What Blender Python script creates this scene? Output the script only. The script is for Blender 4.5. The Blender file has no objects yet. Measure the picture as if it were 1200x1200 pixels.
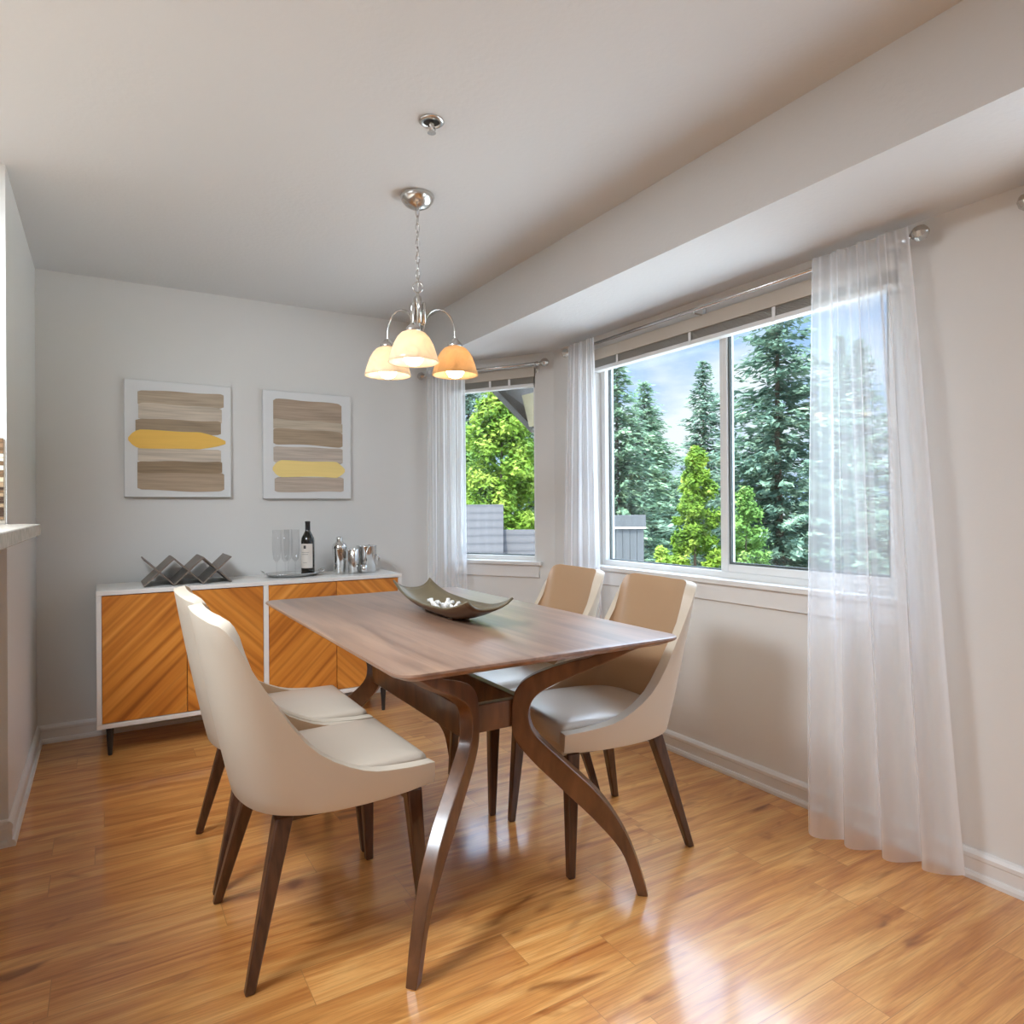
import bpy, bmesh, math, random
from mathutils import Vector, Matrix, Euler
from mathutils import noise as mnoise
R = math.radians
S = bpy.context.scene
C = S.collection

# ------------------------------------------------------------------ camera
F_PX, YAW, PITCH, ROLL, CX, CY, CH = 793.78, .5487, .0032, -.0073, 606.61, 592.33, 1.1936
fw = Vector((math.sin(YAW)*math.cos(PITCH), math.cos(YAW)*math.cos(PITCH), math.sin(PITCH)))
rt0 = Vector((math.cos(YAW), -math.sin(YAW), 0)); up0 = rt0.cross(fw)
rt = rt0*math.cos(ROLL)+up0*math.sin(ROLL); up = up0*math.cos(ROLL)-rt0*math.sin(ROLL)
cd = bpy.data.cameras.new('camera'); cam = bpy.data.objects.new('camera', cd); C.objects.link(cam)
cam.matrix_world = Matrix(((rt.x, up.x, -fw.x, 0), (rt.y, up.y, -fw.y, 0), (rt.z, up.z, -fw.z, CH), (0, 0, 0, 1)))
cd.sensor_width = 36; cd.lens = 36*F_PX/1200; cd.shift_x = (600-CX)/1200; cd.shift_y = (CY-600)/1200
cd.clip_start = .05; cd.clip_end = 300
S.camera = cam

# ------------------------------------------------------------------ render look
S.view_settings.view_transform = 'Standard'; S.view_settings.look = 'None'
S.view_settings.exposure = 0.36; S.view_settings.gamma = 1.0; S.view_settings.use_curve_mapping = False
S.cycles.use_denoising = True
S.cycles.max_bounces = 10; S.cycles.diffuse_bounces = 5; S.cycles.transparent_max_bounces = 24
S.cycles.caustics_reflective = False; S.cycles.caustics_refractive = False
S.cycles.sample_clamp_indirect = 6

# ------------------------------------------------------------------ sky: broken cloud, brighter overhead than at the horizon
SKY_LOW, SKY_HIGH = 1.0, 9.5
W = bpy.data.worlds.new('sky'); S.world = W; W.use_nodes = True
nt = W.node_tree; nt.nodes.clear()
def N(nt, t, **k):
    n = nt.nodes.new(t)
    for a, b in k.items():
        if a.startswith('i_'): n.inputs[int(a[2:]) if a[2:].isdigit() else a[2:].replace('_', ' ')].default_value = b
        else: setattr(n, a, b)
    return n
def L(nt, a, b): nt.links.new(a, b)
tc = N(nt, 'ShaderNodeTexCoord'); sx = N(nt, 'ShaderNodeSeparateXYZ'); L(nt, tc.outputs['Generated'], sx.inputs[0])
ns = N(nt, 'ShaderNodeTexNoise'); ns.inputs['Scale'].default_value = 5.0; ns.inputs['Detail'].default_value = 6
mp = N(nt, 'ShaderNodeMapping'); mp.inputs['Scale'].default_value = (1, 1, 3); L(nt, tc.outputs['Generated'], mp.inputs[0]); L(nt, mp.outputs[0], ns.inputs['Vector'])
cr = N(nt, 'ShaderNodeValToRGB'); cr.color_ramp.elements[0].position = .40; cr.color_ramp.elements[0].color = (.36, .56, .92, 1)
cr.color_ramp.elements[1].position = .60; cr.color_ramp.elements[1].color = (.86, .92, 1.0, 1); L(nt, ns.outputs['Fac'], cr.inputs[0])
mr = N(nt, 'ShaderNodeMapRange'); mr.inputs[1].default_value = .245; mr.inputs[2].default_value = .62
mr.inputs[3].default_value = SKY_LOW; mr.inputs[4].default_value = SKY_HIGH; mr.interpolation_type = 'SMOOTHSTEP'
L(nt, sx.outputs['Z'], mr.inputs[0])
bg = N(nt, 'ShaderNodeBackground'); L(nt, cr.outputs[0], bg.inputs[0]); L(nt, mr.outputs[0], bg.inputs[1])
wo = N(nt, 'ShaderNodeOutputWorld'); L(nt, bg.outputs[0], wo.inputs[0])

sun_d = bpy.data.lights.new('sun', 'SUN'); sun_d.energy = 9.0; sun_d.angle = R(6); sun_d.color = (1, .95, .86)
sun = bpy.data.objects.new('sun', sun_d); C.objects.link(sun)
sun.rotation_euler = Vector((.62, .25, -.95)).to_track_quat('-Z', 'Y').to_euler()

def area_light(name, loc, size, power, color, target):
    d = bpy.data.lights.new(name, 'AREA'); d.shape = 'RECTANGLE'; d.size, d.size_y = size; d.energy = power; d.color = color
    o = bpy.data.objects.new(name, d); C.objects.link(o); o.location = loc
    o.rotation_euler = (Vector(target)-Vector(loc)).to_track_quat('-Z', 'Y').to_euler(); return o
# added fill lights, unseen and without fixtures: two behind the camera, one at left
area_light('fill_light_rear_down', (-.9, -1.3, 2.38), (1.8, 1.8), 12, (.78, .89, 1), (-.9, -1.25, 0))
area_light('fill_light_rear_up', (-1.6, -1.6, 1.0), (1.4, 1.4), 16, (.78, .89, 1), (-1.7, -1.6, 2.44))  # added to bounce soft fill off the ceiling
area_light('fill_light_left', (-.85, 1.75, 2.40), (.8, 1.0), 80, (.80, .90, 1), (-.75, 1.80, 0))  # added to brighten the floor and walls from the left

# ------------------------------------------------------------------ materials
def new_mat(name):
    m = bpy.data.materials.new(name); m.use_nodes = True; nt = m.node_tree
    return m, nt, nt.nodes['Principled BSDF']
def mat(name, col, rough=.5, metal=0, spec=.5, coat=0, coat_rough=.1, noise=0, nscale=20, bump=0, bscale=200, sheen=0, trans=0):
    m, nt, b = new_mat(name)
    b.inputs['Base Color'].default_value = (*col, 1); b.inputs['Roughness'].default_value = rough; b.inputs['Metallic'].default_value = metal
    b.inputs['Specular IOR Level'].default_value = spec; b.inputs['Coat Weight'].default_value = coat; b.inputs['Coat Roughness'].default_value = coat_rough
    b.inputs['Sheen Weight'].default_value = sheen; b.inputs['Transmission Weight'].default_value = trans
    tc = N(nt, 'ShaderNodeTexCoord')
    if noise:
        n = N(nt, 'ShaderNodeTexNoise'); n.inputs['Scale'].default_value = nscale; n.inputs['Detail'].default_value = 4; L(nt, tc.outputs['Object'], n.inputs['Vector'])
        mx = N(nt, 'ShaderNodeMix', data_type='RGBA'); mx.inputs[6].default_value = (*[c*(1-noise) for c in col], 1); mx.inputs[7].default_value = (*[min(1, c*(1+noise)) for c in col], 1)
        L(nt, n.outputs['Fac'], mx.inputs[0]); L(nt, mx.outputs[2], b.inputs['Base Color'])
    if bump:
        n2 = N(nt, 'ShaderNodeTexNoise'); n2.inputs['Scale'].default_value = bscale; n2.inputs['Detail'].default_value = 2; L(nt, tc.outputs['Object'], n2.inputs['Vector'])
        bp = N(nt, 'ShaderNodeBump'); bp.inputs['Strength'].default_value = bump; bp.inputs['Distance'].default_value = .002
        L(nt, n2.outputs['Fac'], bp.inputs['Height']); L(nt, bp.outputs[0], b.inputs['Normal'])
    return m
def grain(nt, vec, stretch, scale, detail=6, dist=.6):
    mp = N(nt, 'ShaderNodeMapping'); mp.inputs['Scale'].default_value = stretch; L(nt, vec, mp.inputs[0])
    n = N(nt, 'ShaderNodeTexNoise'); n.inputs['Scale'].default_value = scale; n.inputs['Detail'].default_value = detail; n.inputs['Distortion'].default_value = dist
    L(nt, mp.outputs[0], n.inputs['Vector']); return n
def ramp(nt, src, stops):
    c = N(nt, 'ShaderNodeValToRGB'); e = c.color_ramp.elements
    e[0].position, e[0].color = stops[0][0], (*stops[0][1], 1); e[1].position, e[1].color = stops[-1][0], (*stops[-1][1], 1)
    for p, col in stops[1:-1]: x = e.new(p); x.color = (*col, 1)
    L(nt, src, c.inputs[0]); return c
def wood(name, dark, light, stretch=(1, 1, 1), scale=8, rough=.35, coat=.2, coat_rough=.2, rot=(0, 0, 0)):
    m, nt, b = new_mat(name); tc = N(nt, 'ShaderNodeTexCoord')
    mp = N(nt, 'ShaderNodeMapping'); mp.inputs['Rotation'].default_value = rot; L(nt, tc.outputs['Object'], mp.inputs[0])
    g = grain(nt, mp.outputs[0], stretch, scale)
    mid = tuple((a+c)/2 for a, c in zip(dark, light))
    c = ramp(nt, g.outputs['Fac'], [(.3, dark), (.5, mid), (.68, light)])
    L(nt, c.outputs[0], b.inputs['Base Color']); b.inputs['Roughness'].default_value = rough; b.inputs['Coat Weight'].default_value = coat; b.inputs['Coat Roughness'].default_value = coat_rough
    return m
def srgb(r, g, b): return tuple(((c/255)/12.92 if c/255 <= .04045 else ((c/255+.055)/1.055)**2.4) for c in (r, g, b))

def floor_material():
    m, nt, b = new_mat('laminate_floor'); tc = N(nt, 'ShaderNodeTexCoord'); v = tc.outputs['Object']
    br = N(nt, 'ShaderNodeTexBrick'); br.offset = 0; br.offset_frequency = 1
    sp_ = N(nt, 'ShaderNodeSeparateXYZ'); L(nt, v, sp_.inputs[0])
    dv_ = N(nt, 'ShaderNodeMath', operation='DIVIDE'); dv_.inputs[1].default_value = .15; L(nt, sp_.outputs['Y'], dv_.inputs[0])
    fl_ = N(nt, 'ShaderNodeMath', operation='FLOOR'); L(nt, dv_.outputs[0], fl_.inputs[0])
    wn_ = N(nt, 'ShaderNodeTexWhiteNoise', noise_dimensions='1D'); L(nt, fl_.outputs[0], wn_.inputs['W'])
    ax_ = N(nt, 'ShaderNodeMath', operation='MULTIPLY_ADD'); ax_.inputs[1].default_value = 1.3; L(nt, wn_.outputs['Value'], ax_.inputs[0]); L(nt, sp_.outputs['X'], ax_.inputs[2])
    cb_ = N(nt, 'ShaderNodeCombineXYZ'); L(nt, ax_.outputs[0], cb_.inputs[0]); L(nt, sp_.outputs['Y'], cb_.inputs[1])
    br.inputs['Scale'].default_value = 1; br.inputs['Mortar Size'].default_value = .0011; br.inputs['Brick Width'].default_value = .92; br.inputs['Row Height'].default_value = .15
    br.inputs['Color1'].default_value = (0, 0, 0, 1); br.inputs['Color2'].default_value = (1, 1, 1, 1); br.inputs['Mortar'].default_value = (.5, .5, .5, 1); br.inputs['Bias'].default_value = 0
    L(nt, cb_.outputs[0], br.inputs['Vector'])
    # per-plank offset for the grain
    off = N(nt, 'ShaderNodeVectorMath', operation='MULTIPLY'); off.inputs[1].default_value = (7.3, 3.1, 5.0); L(nt, br.outputs['Color'], off.inputs[0])
    ad = N(nt, 'ShaderNodeVectorMath', operation='ADD'); L(nt, v, ad.inputs[0]); L(nt, off.outputs[0], ad.inputs[1])
    g1 = grain(nt, ad.outputs[0], (.8, 7.5, 1), 2.1, 8, 1.1)
    c1 = ramp(nt, g1.outputs['Fac'], [(.24, srgb(172, 102, 48)), (.38, srgb(204, 135, 70)), (.52, srgb(222, 158, 88)), (.74, srgb(238, 184, 114))])
    # darker knots
    kn = grain(nt, ad.outputs[0], (1.7, 4.2, 1), 2.3, 2.5, .8)
    c2 = ramp(nt, kn.outputs['Fac'], [(.26, (.46, .36, .30)), (.33, (.82, .76, .70)), (.41, (1, 1, 1))])
    mu = N(nt, 'ShaderNodeMix', data_type='RGBA', blend_type='MULTIPLY'); mu.inputs[0].default_value = 1; L(nt, c1.outputs[0], mu.inputs[6]); L(nt, c2.outputs[0], mu.inputs[7])
    # fine rings
    g3 = grain(nt, ad.outputs[0], (2.2, 62, 1), 3.2, 5, .5); c3 = ramp(nt, g3.outputs['Fac'], [(.35, (.80, .75, .70)), (.6, (1.05, 1.05, 1.05))])
    m2 = N(nt, 'ShaderNodeMix', data_type='RGBA', blend_type='MULTIPLY'); m2.inputs[0].default_value = .8; L(nt, mu.outputs[2], m2.inputs[6]); L(nt, c3.outputs[0], m2.inputs[7])
    # plank tone
    pt = ramp(nt, br.outputs['Color'], [(0, (.90, .87, .84)), (1, (1.04, 1.03, 1.02))])
    m3 = N(nt, 'ShaderNodeMix', data_type='RGBA', blend_type='MULTIPLY'); m3.inputs[0].default_value = .9; L(nt, m2.outputs[2], m3.inputs[6]); L(nt, pt.outputs[0], m3.inputs[7])
    seam = N(nt, 'ShaderNodeMix', data_type='RGBA'); L(nt, br.outputs['Fac'], seam.inputs[0]); L(nt, m3.outputs[2], seam.inputs[6]); seam.inputs[7].default_value = (*srgb(184, 126, 70), 1)
    L(nt, seam.outputs[2], b.inputs['Base Color'])
    b.inputs['Roughness'].default_value = .34; b.inputs['Specular IOR Level'].default_value = .5
    b.inputs['Coat Weight'].default_value = .75; b.inputs['Coat Roughness'].default_value = .13; b.inputs['Coat IOR'].default_value = 1.5
    return m

def chevron_material(sign):
    m, nt, b = new_mat('striped_teak_veneer'); tc = N(nt, 'ShaderNodeTexCoord')
    mp = N(nt, 'ShaderNodeMapping'); mp.inputs['Rotation'].default_value = (0, R(45*sign), 0); L(nt, tc.outputs['Object'], mp.inputs[0])
    g = grain(nt, mp.outputs[0], (.35, 1, 9), 2.2, 5, .35)
    c = ramp(nt, g.outputs['Fac'], [(.28, srgb(158, 90, 30)), (.43, srgb(194, 118, 44)), (.55, srgb(212, 136, 54)), (.72, srgb(228, 156, 74))])
    wv = N(nt, 'ShaderNodeTexWave', wave_type='BANDS', bands_direction='Z'); wv.inputs['Scale'].default_value = 5.2; wv.inputs['Distortion'].default_value = .5; wv.inputs['Detail'].default_value = 1; L(nt, mp.outputs[0], wv.inputs['Vector'])
    w2 = ramp(nt, wv.outputs['Fac'], [(.0, (.72, .64, .58)), (.15, (.92, .90, .88)), (.4, (1, 1, 1))])
    mu = N(nt, 'ShaderNodeMix', data_type='RGBA', blend_type='MULTIPLY'); mu.inputs[0].default_value = .8; L(nt, c.outputs[0], mu.inputs[6]); L(nt, w2.outputs[0], mu.inputs[7])
    L(nt, mu.outputs[2], b.inputs['Base Color']); b.inputs['Roughness'].default_value = .38; return m

def sheer_material():
    m, nt, b = new_mat('white_sheer_voile'); nt.nodes.remove(b); out = nt.nodes['Material Output']
    tr = N(nt, 'ShaderNodeBsdfTransparent'); tr.inputs[0].default_value = (1, 1, 1, 1)
    df = N(nt, 'ShaderNodeBsdfDiffuse'); df.inputs[0].default_value = (.93, .93, .94, 1)
    tl = N(nt, 'ShaderNodeBsdfTranslucent'); tl.inputs[0].default_value = (.93, .93, .95, 1)
    a = N(nt, 'ShaderNodeMixShader'); a.inputs[0].default_value = .5; L(nt, df.outputs[0], a.inputs[1]); L(nt, tl.outputs[0], a.inputs[2])
    lw = N(nt, 'ShaderNodeLayerWeight'); lw.inputs[0].default_value = .5
    mr = N(nt, 'ShaderNodeMapRange'); mr.inputs[1].default_value = 0; mr.inputs[2].default_value = .8; mr.inputs[3].default_value = .40; mr.inputs[4].default_value = .97; L(nt, lw.outputs['Facing'], mr.inputs[0])
    mx = N(nt, 'ShaderNodeMixShader'); L(nt, mr.outputs[0], mx.inputs[0]); L(nt, tr.outputs[0], mx.inputs[1]); L(nt, a.outputs[0], mx.inputs[2]); L(nt, mx.outputs[0], out.inputs[0]); return m

def facing_mix(nt, lo, hi):
    lw = N(nt, 'ShaderNodeLayerWeight'); lw.inputs[0].default_value = .5
    pw = N(nt, 'ShaderNodeMath', operation='POWER'); pw.inputs[1].default_value = 4.0; L(nt, lw.outputs['Facing'], pw.inputs[0])
    mr = N(nt, 'ShaderNodeMapRange'); mr.inputs[3].default_value = lo; mr.inputs[4].default_value = hi; L(nt, pw.outputs[0], mr.inputs[0]); return mr
def pane_material():
    m, nt, b = new_mat('window_glass'); nt.nodes.remove(b); out = nt.nodes['Material Output']
    tr = N(nt, 'ShaderNodeBsdfTransparent'); tr.inputs[0].default_value = (.95, .97, .96, 1)
    gl = N(nt, 'ShaderNodeBsdfGlossy'); gl.inputs['Roughness'].default_value = .03
    fr = facing_mix(nt, .03, .8)
    mx = N(nt, 'ShaderNodeMixShader'); L(nt, fr.outputs[0], mx.inputs[0]); L(nt, tr.outputs[0], mx.inputs[1]); L(nt, gl.outputs[0], mx.inputs[2]); L(nt, mx.outputs[0], out.inputs[0]); return m
def glass_material():
    m, nt, b = new_mat('clear_glass'); nt.nodes.remove(b); out = nt.nodes['Material Output']
    tr = N(nt, 'ShaderNodeBsdfTransparent'); tr.inputs[0].default_value = (.97, .97, .97, 1)
    gl = N(nt, 'ShaderNodeBsdfGlossy'); gl.inputs['Roughness'].default_value = .05
    lw = facing_mix(nt, .02, .38)
    mx = N(nt, 'ShaderNodeMixShader'); L(nt, lw.outputs[0], mx.inputs[0]); L(nt, tr.outputs[0], mx.inputs[1]); L(nt, gl.outputs[0], mx.inputs[2]); L(nt, mx.outputs[0], out.inputs[0]); return m
def shade_material(name, col):
    m, nt, b = new_mat(name); nt.nodes.remove(b); out = nt.nodes['Material Output']; tc = N(nt, 'ShaderNodeTexCoord')
    n = N(nt, 'ShaderNodeTexNoise'); n.inputs['Scale'].default_value = 14; n.inputs['Distortion'].default_value = 2; n.inputs['Detail'].default_value = 4; L(nt, tc.outputs['Object'], n.inputs['Vector'])
    c = ramp(nt, n.outputs['Fac'], [(.35, tuple(x*.86 for x in col)), (.65, col)])
    tl = N(nt, 'ShaderNodeBsdfTranslucent'); L(nt, c.outputs[0], tl.inputs[0]); df = N(nt, 'ShaderNodeBsdfDiffuse'); L(nt, c.outputs[0], df.inputs[0])
    a = N(nt, 'ShaderNodeMixShader'); a.inputs[0].default_value = .5; L(nt, df.outputs[0], a.inputs[1]); L(nt, tl.outputs[0], a.inputs[2])
    gl = N(nt, 'ShaderNodeBsdfGlossy'); gl.inputs['Roughness'].default_value = .15
    mx = N(nt, 'ShaderNodeMixShader'); mx.inputs[0].default_value = .05; L(nt, a.outputs[0], mx.inputs[1]); L(nt, gl.outputs[0], mx.inputs[2]); L(nt, mx.outputs[0], out.inputs[0]); return m
def leaf_material(name, c1, c2, c3):
    m, nt, b = new_mat(name); tc = N(nt, 'ShaderNodeTexCoord')
    n = N(nt, 'ShaderNodeTexNoise'); n.inputs['Scale'].default_value = 2.4; n.inputs['Detail'].default_value = 5; L(nt, tc.outputs['Object'], n.inputs['Vector'])
    c = ramp(nt, n.outputs['Fac'], [(.32, c1), (.5, c2), (.68, c3)]); L(nt, c.outputs[0], b.inputs['Base Color'])
    b.inputs['Roughness'].default_value = .7; b.inputs['Specular IOR Level'].default_value = .2
    out = nt.nodes['Material Output']; tl = N(nt, 'ShaderNodeBsdfTranslucent'); L(nt, c.outputs[0], tl.inputs[0])
    mx = N(nt, 'ShaderNodeMixShader'); mx.inputs[0].default_value = .35; L(nt, b.outputs[0], mx.inputs[1]); L(nt, tl.outputs[0], mx.inputs[2]); L(nt, mx.outputs[0], out.inputs[0]); return m

WALLC = srgb(220, 218, 214)
M = {}
M['wall'] = mat('pale_grey_wall_paint', WALLC, .75, spec=.25, bump=.12, bscale=160)
M['ceiling'] = mat('ceiling_paint', srgb(214, 214, 213), .85, spec=.2, bump=.5, bscale=55)
M['trim'] = mat('white_trim_paint', srgb(224, 222, 219), .4, spec=.4, noise=.015, nscale=6)
M['vinyl'] = mat('white_vinyl_frame', srgb(232, 232, 230), .35, noise=.01)
M['gasket'] = mat('grey_green_gasket', srgb(92, 100, 98), .5, noise=.05)
M['floor'] = floor_material()
M['table'] = wood('walnut_tabletop', srgb(118, 86, 68), srgb(168, 132, 108), (14, 1, 14), 1.6, .42, .9, .32)
M['tleg'] = wood('walnut_bentwood', srgb(84, 54, 34), srgb(124, 84, 54), (3, 3, 1), 6, .3, .4, .15)
M['cleg'] = wood('dark_walnut_leg', srgb(58, 36, 26), srgb(92, 60, 42), (8, 8, 1), 6, .3, .4, .15)
M['chair_out'] = mat('cream_leatherette', srgb(214, 200, 180), .42, spec=.4, noise=.03, nscale=5, bump=.15, bscale=450)
M['chair_in'] = mat('tan_leatherette_inner', srgb(186, 152, 118), .36, spec=.5, noise=.03, nscale=5, bump=.15, bscale=450)  # inner face of the shell, darker tan than the outside
M['chair_seat'] = mat('beige_leatherette_seat', srgb(206, 192, 174), .34, spec=.55, coat=.6, coat_rough=.25, noise=.03, nscale=5, bump=.15, bscale=450)
M['chev_up'] = chevron_material(1); M['chev_dn'] = chevron_material(-1)
M['cabinet'] = mat('white_lacquer', srgb(226, 222, 216), .35, noise=.01)
M['cabinet_dark'] = mat('cabinet_shadow_gap', srgb(46, 30, 20), .7, noise=.05)
M['black'] = mat('black_painted_metal', (.018, .018, .02), .35, noise=.1)
M['nickel'] = mat('brushed_nickel', (.62, .60, .57), .22, 1, noise=.06, nscale=12)
M['steel'] = mat('polished_steel', (.72, .72, .71), .12, 1, noise=.04, nscale=15)
M['rackmetal'] = mat('antique_bronze_metal', srgb(134, 122, 112), .45, .6, noise=.15, nscale=30)
M['sheer'] = sheer_material(); M['pane'] = pane_material(); M['glass'] = glass_material()
M['bottle'] = mat('dark_bottle_glass', (.012, .012, .010), .08, spec=.7, noise=.2)
M['bottlecap'] = mat('black_bottle_foil', (.02, .018, .018), .35, noise=.2)
M['label'] = mat('cream_paper_label', srgb(214, 206, 196), .7, noise=.03)
M['ink'] = mat('dark_ink', (.05, .04, .04), .7, noise=.1)
M['canvas'] = mat('white_canvas', srgb(222, 222, 221), .8, spec=.2, noise=.01, bump=.2, bscale=600)
M['bowl'] = mat('bronze_lacquer_bowl', srgb(98, 72, 48), .28, .35, noise=.25, nscale=10)
M['bowl_in'] = mat('olive_bronze_glaze', srgb(122, 110, 86), .35, .3, noise=.2, nscale=18)
M['coral'] = mat('white_coral', srgb(238, 234, 228), .7, noise=.03)
M['blind'] = mat('cream_blind', srgb(196, 186, 172), .5, noise=.02)
M['slat'] = mat('grey_blind_slats', srgb(176, 172, 164), .5, noise=.03)
M['granite'] = mat('pale_speckled_granite', srgb(200, 192, 178), .2, noise=.45, nscale=38)
M['bulb'] = None
m, ntb, b = new_mat('warm_lit_bulb'); b.inputs['Emission Color'].default_value = (1, .84, .62, 1); b.inputs['Emission Strength'].default_value = 14; M['bulb'] = m
M['shade_pale'] = shade_material('alabaster_glass_shade', (.86, .75, .61))
M['shade_amber'] = shade_material('amber_alabaster_glass_shade', (.78, .57, .33))
M['conifer'] = leaf_material('conifer_needles', srgb(66, 92, 72), srgb(110, 140, 112), srgb(158, 180, 146))
M['conifer_dark'] = leaf_material('dark_conifer_needles', srgb(60, 84, 72), srgb(100, 126, 108), srgb(144, 164, 140))
M['leaf'] = leaf_material('bright_green_leaves', srgb(66, 98, 30), srgb(108, 138, 44), srgb(156, 174, 76))
M['leaf_mid'] = leaf_material('mid_green_leaves', srgb(62, 96, 44), srgb(98, 134, 64), srgb(134, 160, 86))
M['bark'] = mat('bark', srgb(92, 78, 66), .9, noise=.3, nscale=12)
M['grass'] = mat('lawn_grass', srgb(70, 100, 46), .9, noise=.3, nscale=3)
M['bounce_ground'] = mat('pale_bounce_ground', srgb(206, 204, 199), .9, noise=.04, nscale=2)  # kept pale so the unseen ground reflects light indoors
M['asphalt'] = mat('pale_asphalt_road', srgb(104, 104, 106), .9, noise=.08, nscale=4)
M['shingle'] = mat('grey_roof_shingles', srgb(54, 52, 53), .85, noise=.22, nscale=9)
M['fence'] = mat('weathered_grey_boards', srgb(74, 77, 79), .8, noise=.12, nscale=8)
M['eave'] = mat('dark_brown_eave', srgb(70, 62, 54), .8, noise=.1)
M['fascia'] = mat('tan_fascia_board', srgb(178, 166, 136), .7, noise=.06)
M['siding'] = mat('grey_siding', srgb(70, 68, 66), .8, noise=.05)
M['recess_shade'] = mat('painted_recess_shade', (.02, .018, .016), .6, noise=.1)

# ------------------------------------------------------------------ mesh helpers
def obj(name, bm, m, parent=None, smooth=False, bevel=0, segs=2, loc=None):
    me = bpy.data.meshes.new(name); bm.normal_update(); bm.to_mesh(me); bm.free()
    for k in (m if isinstance(m, (list, tuple)) else [m]): me.materials.append(k)
    o = bpy.data.objects.new(name, me); C.objects.link(o)
    if parent: o.parent = parent
    if loc: o.location = loc
    if smooth:
        for p in me.polygons: p.use_smooth = True
    if bevel:
        md = o.modifiers.new('bevel', 'BEVEL'); md.width = bevel; md.segments = segs; md.limit_method = 'ANGLE'; md.angle_limit = R(40)
        for p in me.polygons: p.use_smooth = True
        md.harden_normals = False
        me.set_sharp_from_angle(angle=R(60))
    return o
def thing(name, label, cat, loc=(0, 0, 0), rz=0, group=None):
    o = bpy.data.objects.new(name, None); C.objects.link(o); o.empty_display_size = .05
    o.location = loc; o.rotation_euler = (0, 0, rz); o['label'] = label; o['category'] = cat
    if group: o['group'] = group
    return o
def tag(o, label, cat, group=None):
    o['label'] = label; o['category'] = cat
    if group: o['group'] = group
    return o
def struct(name, bm, m, parent=None, **k):
    o = obj(name, bm, m, parent, **k)
    if not parent: o['kind'] = 'structure'
    return o
def box(bm, x0, x1, y0, y1, z0, z1, mi=0, mtx=None):
    vs = [bm.verts.new(Vector(p)) for p in [(x0, y0, z0), (x1, y0, z0), (x1, y1, z0), (x0, y1, z0), (x0, y0, z1), (x1, y0, z1), (x1, y1, z1), (x0, y1, z1)]]
    if mtx is not None:
        for v in vs: v.co = mtx @ v.co
    fs = [(0, 3, 2, 1), (4, 5, 6, 7), (0, 1, 5, 4), (1, 2, 6, 5), (2, 3, 7, 6), (3, 0, 4, 7)]
    for f in fs: bm.faces.new([vs[i] for i in f]).material_index = mi
    return vs
def bx(*a, **k): bm = bmesh.new(); box(bm, *a, **k); return bm
def lathe(bm, prof, n=32, c=(0, 0, 0), mi=0, mtx=None, close=False):
    rings = []
    for r, z in prof:
        if r < 1e-6:
            v = Vector((c[0], c[1], c[2]+z)); rings.append([bm.verts.new(mtx @ v if mtx is not None else v)])
        else:
            ring = []
            for i in range(n):
                a = 2*math.pi*i/n; v = Vector((c[0]+r*math.cos(a), c[1]+r*math.sin(a), c[2]+z)); ring.append(bm.verts.new(mtx @ v if mtx is not None else v))
            rings.append(ring)
    for a, b in zip(rings, rings[1:]):
        for i in range(n):
            j = (i+1) % n
            if len(a) == 1 and len(b) == 1: continue
            if len(a) == 1: f = bm.faces.new([a[0], b[j], b[i]])
            elif len(b) == 1: f = bm.faces.new([a[i], a[j], b[0]])
            else: f = bm.faces.new([a[i], a[j], b[j], b[i]])
            f.material_index = mi
    return rings
def tube(bm, pts, rad, n=10, mi=0, caps=True):
    pts = [Vector(p) for p in pts]; rings = []
    rads = rad if isinstance(rad, (list, tuple)) else [rad]*len(pts)
    ref = None
    for i, p in enumerate(pts):
        t = (pts[min(i+1, len(pts)-1)]-pts[max(i-1, 0)]).normalized()
        if ref is None:
            ref = Vector((0, 0, 1)) if abs(t.z) < .9 else Vector((1, 0, 0)); ref = (ref-t*ref.dot(t)).normalized()
        else: ref = (ref-t*ref.dot(t)).normalized()
        s = t.cross(ref)
        rings.append([bm.verts.new(p+(ref*math.cos(2*math.pi*k/n)+s*math.sin(2*math.pi*k/n))*rads[i]) for k in range(n)])
    for a, b in zip(rings, rings[1:]):
        for k in range(n): bm.faces.new([a[k], b[k], b[(k+1) % n], a[(k+1) % n]]).material_index = mi
    if caps:
        bm.faces.new(rings[0]).material_index = mi; bm.faces.new(rings[-1][::-1]).material_index = mi
def prism(bm, pts, ext, mi=0):
    """pts: closed loop of 3-D points, ext: extrusion vector"""
    a = [bm.verts.new(Vector(p)) for p in pts]; b = [bm.verts.new(Vector(p)+Vector(ext)) for p in pts]
    f = [bm.faces.new(a), bm.faces.new(b[::-1])]
    for i in range(len(a)): f.append(bm.faces.new([a[i], b[i], b[(i+1) % len(a)], a[(i+1) % len(a)]]))
    for q in f: q.material_index = mi
    bmesh.ops.recalc_face_normals(bm, faces=bm.faces)
def spline(pts, n):
    """Catmull-Rom through pts, n samples"""
    P = [Vector(p) for p in pts]; out = []
    for k in range(n):
        t = k/(n-1)*(len(P)-1); i = min(int(t), len(P)-2); u = t-i
        p0 = P[i-1] if i > 0 else P[0]*2-P[1]; p1, p2 = P[i], P[i+1]; p3 = P[i+2] if i+2 < len(P) else P[-1]*2-P[-2]
        out.append(.5*((2*p1)+(p2-p0)*u+(2*p0-5*p1+4*p2-p3)*u*u+(3*p1-p0-3*p2+p3)*u**3))
    return out
def dup(root, loc, rz, label=None):
    r = root.copy(); C.objects.link(r); r.location = loc; r.rotation_euler = (0, 0, rz)
    if label: r['label'] = label
    for ch in list(root.children):
        c = ch.copy(); C.objects.link(c); c.parent = r
        for g in list(ch.children):
            d = g.copy(); C.objects.link(d); d.parent = c
    return r

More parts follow.
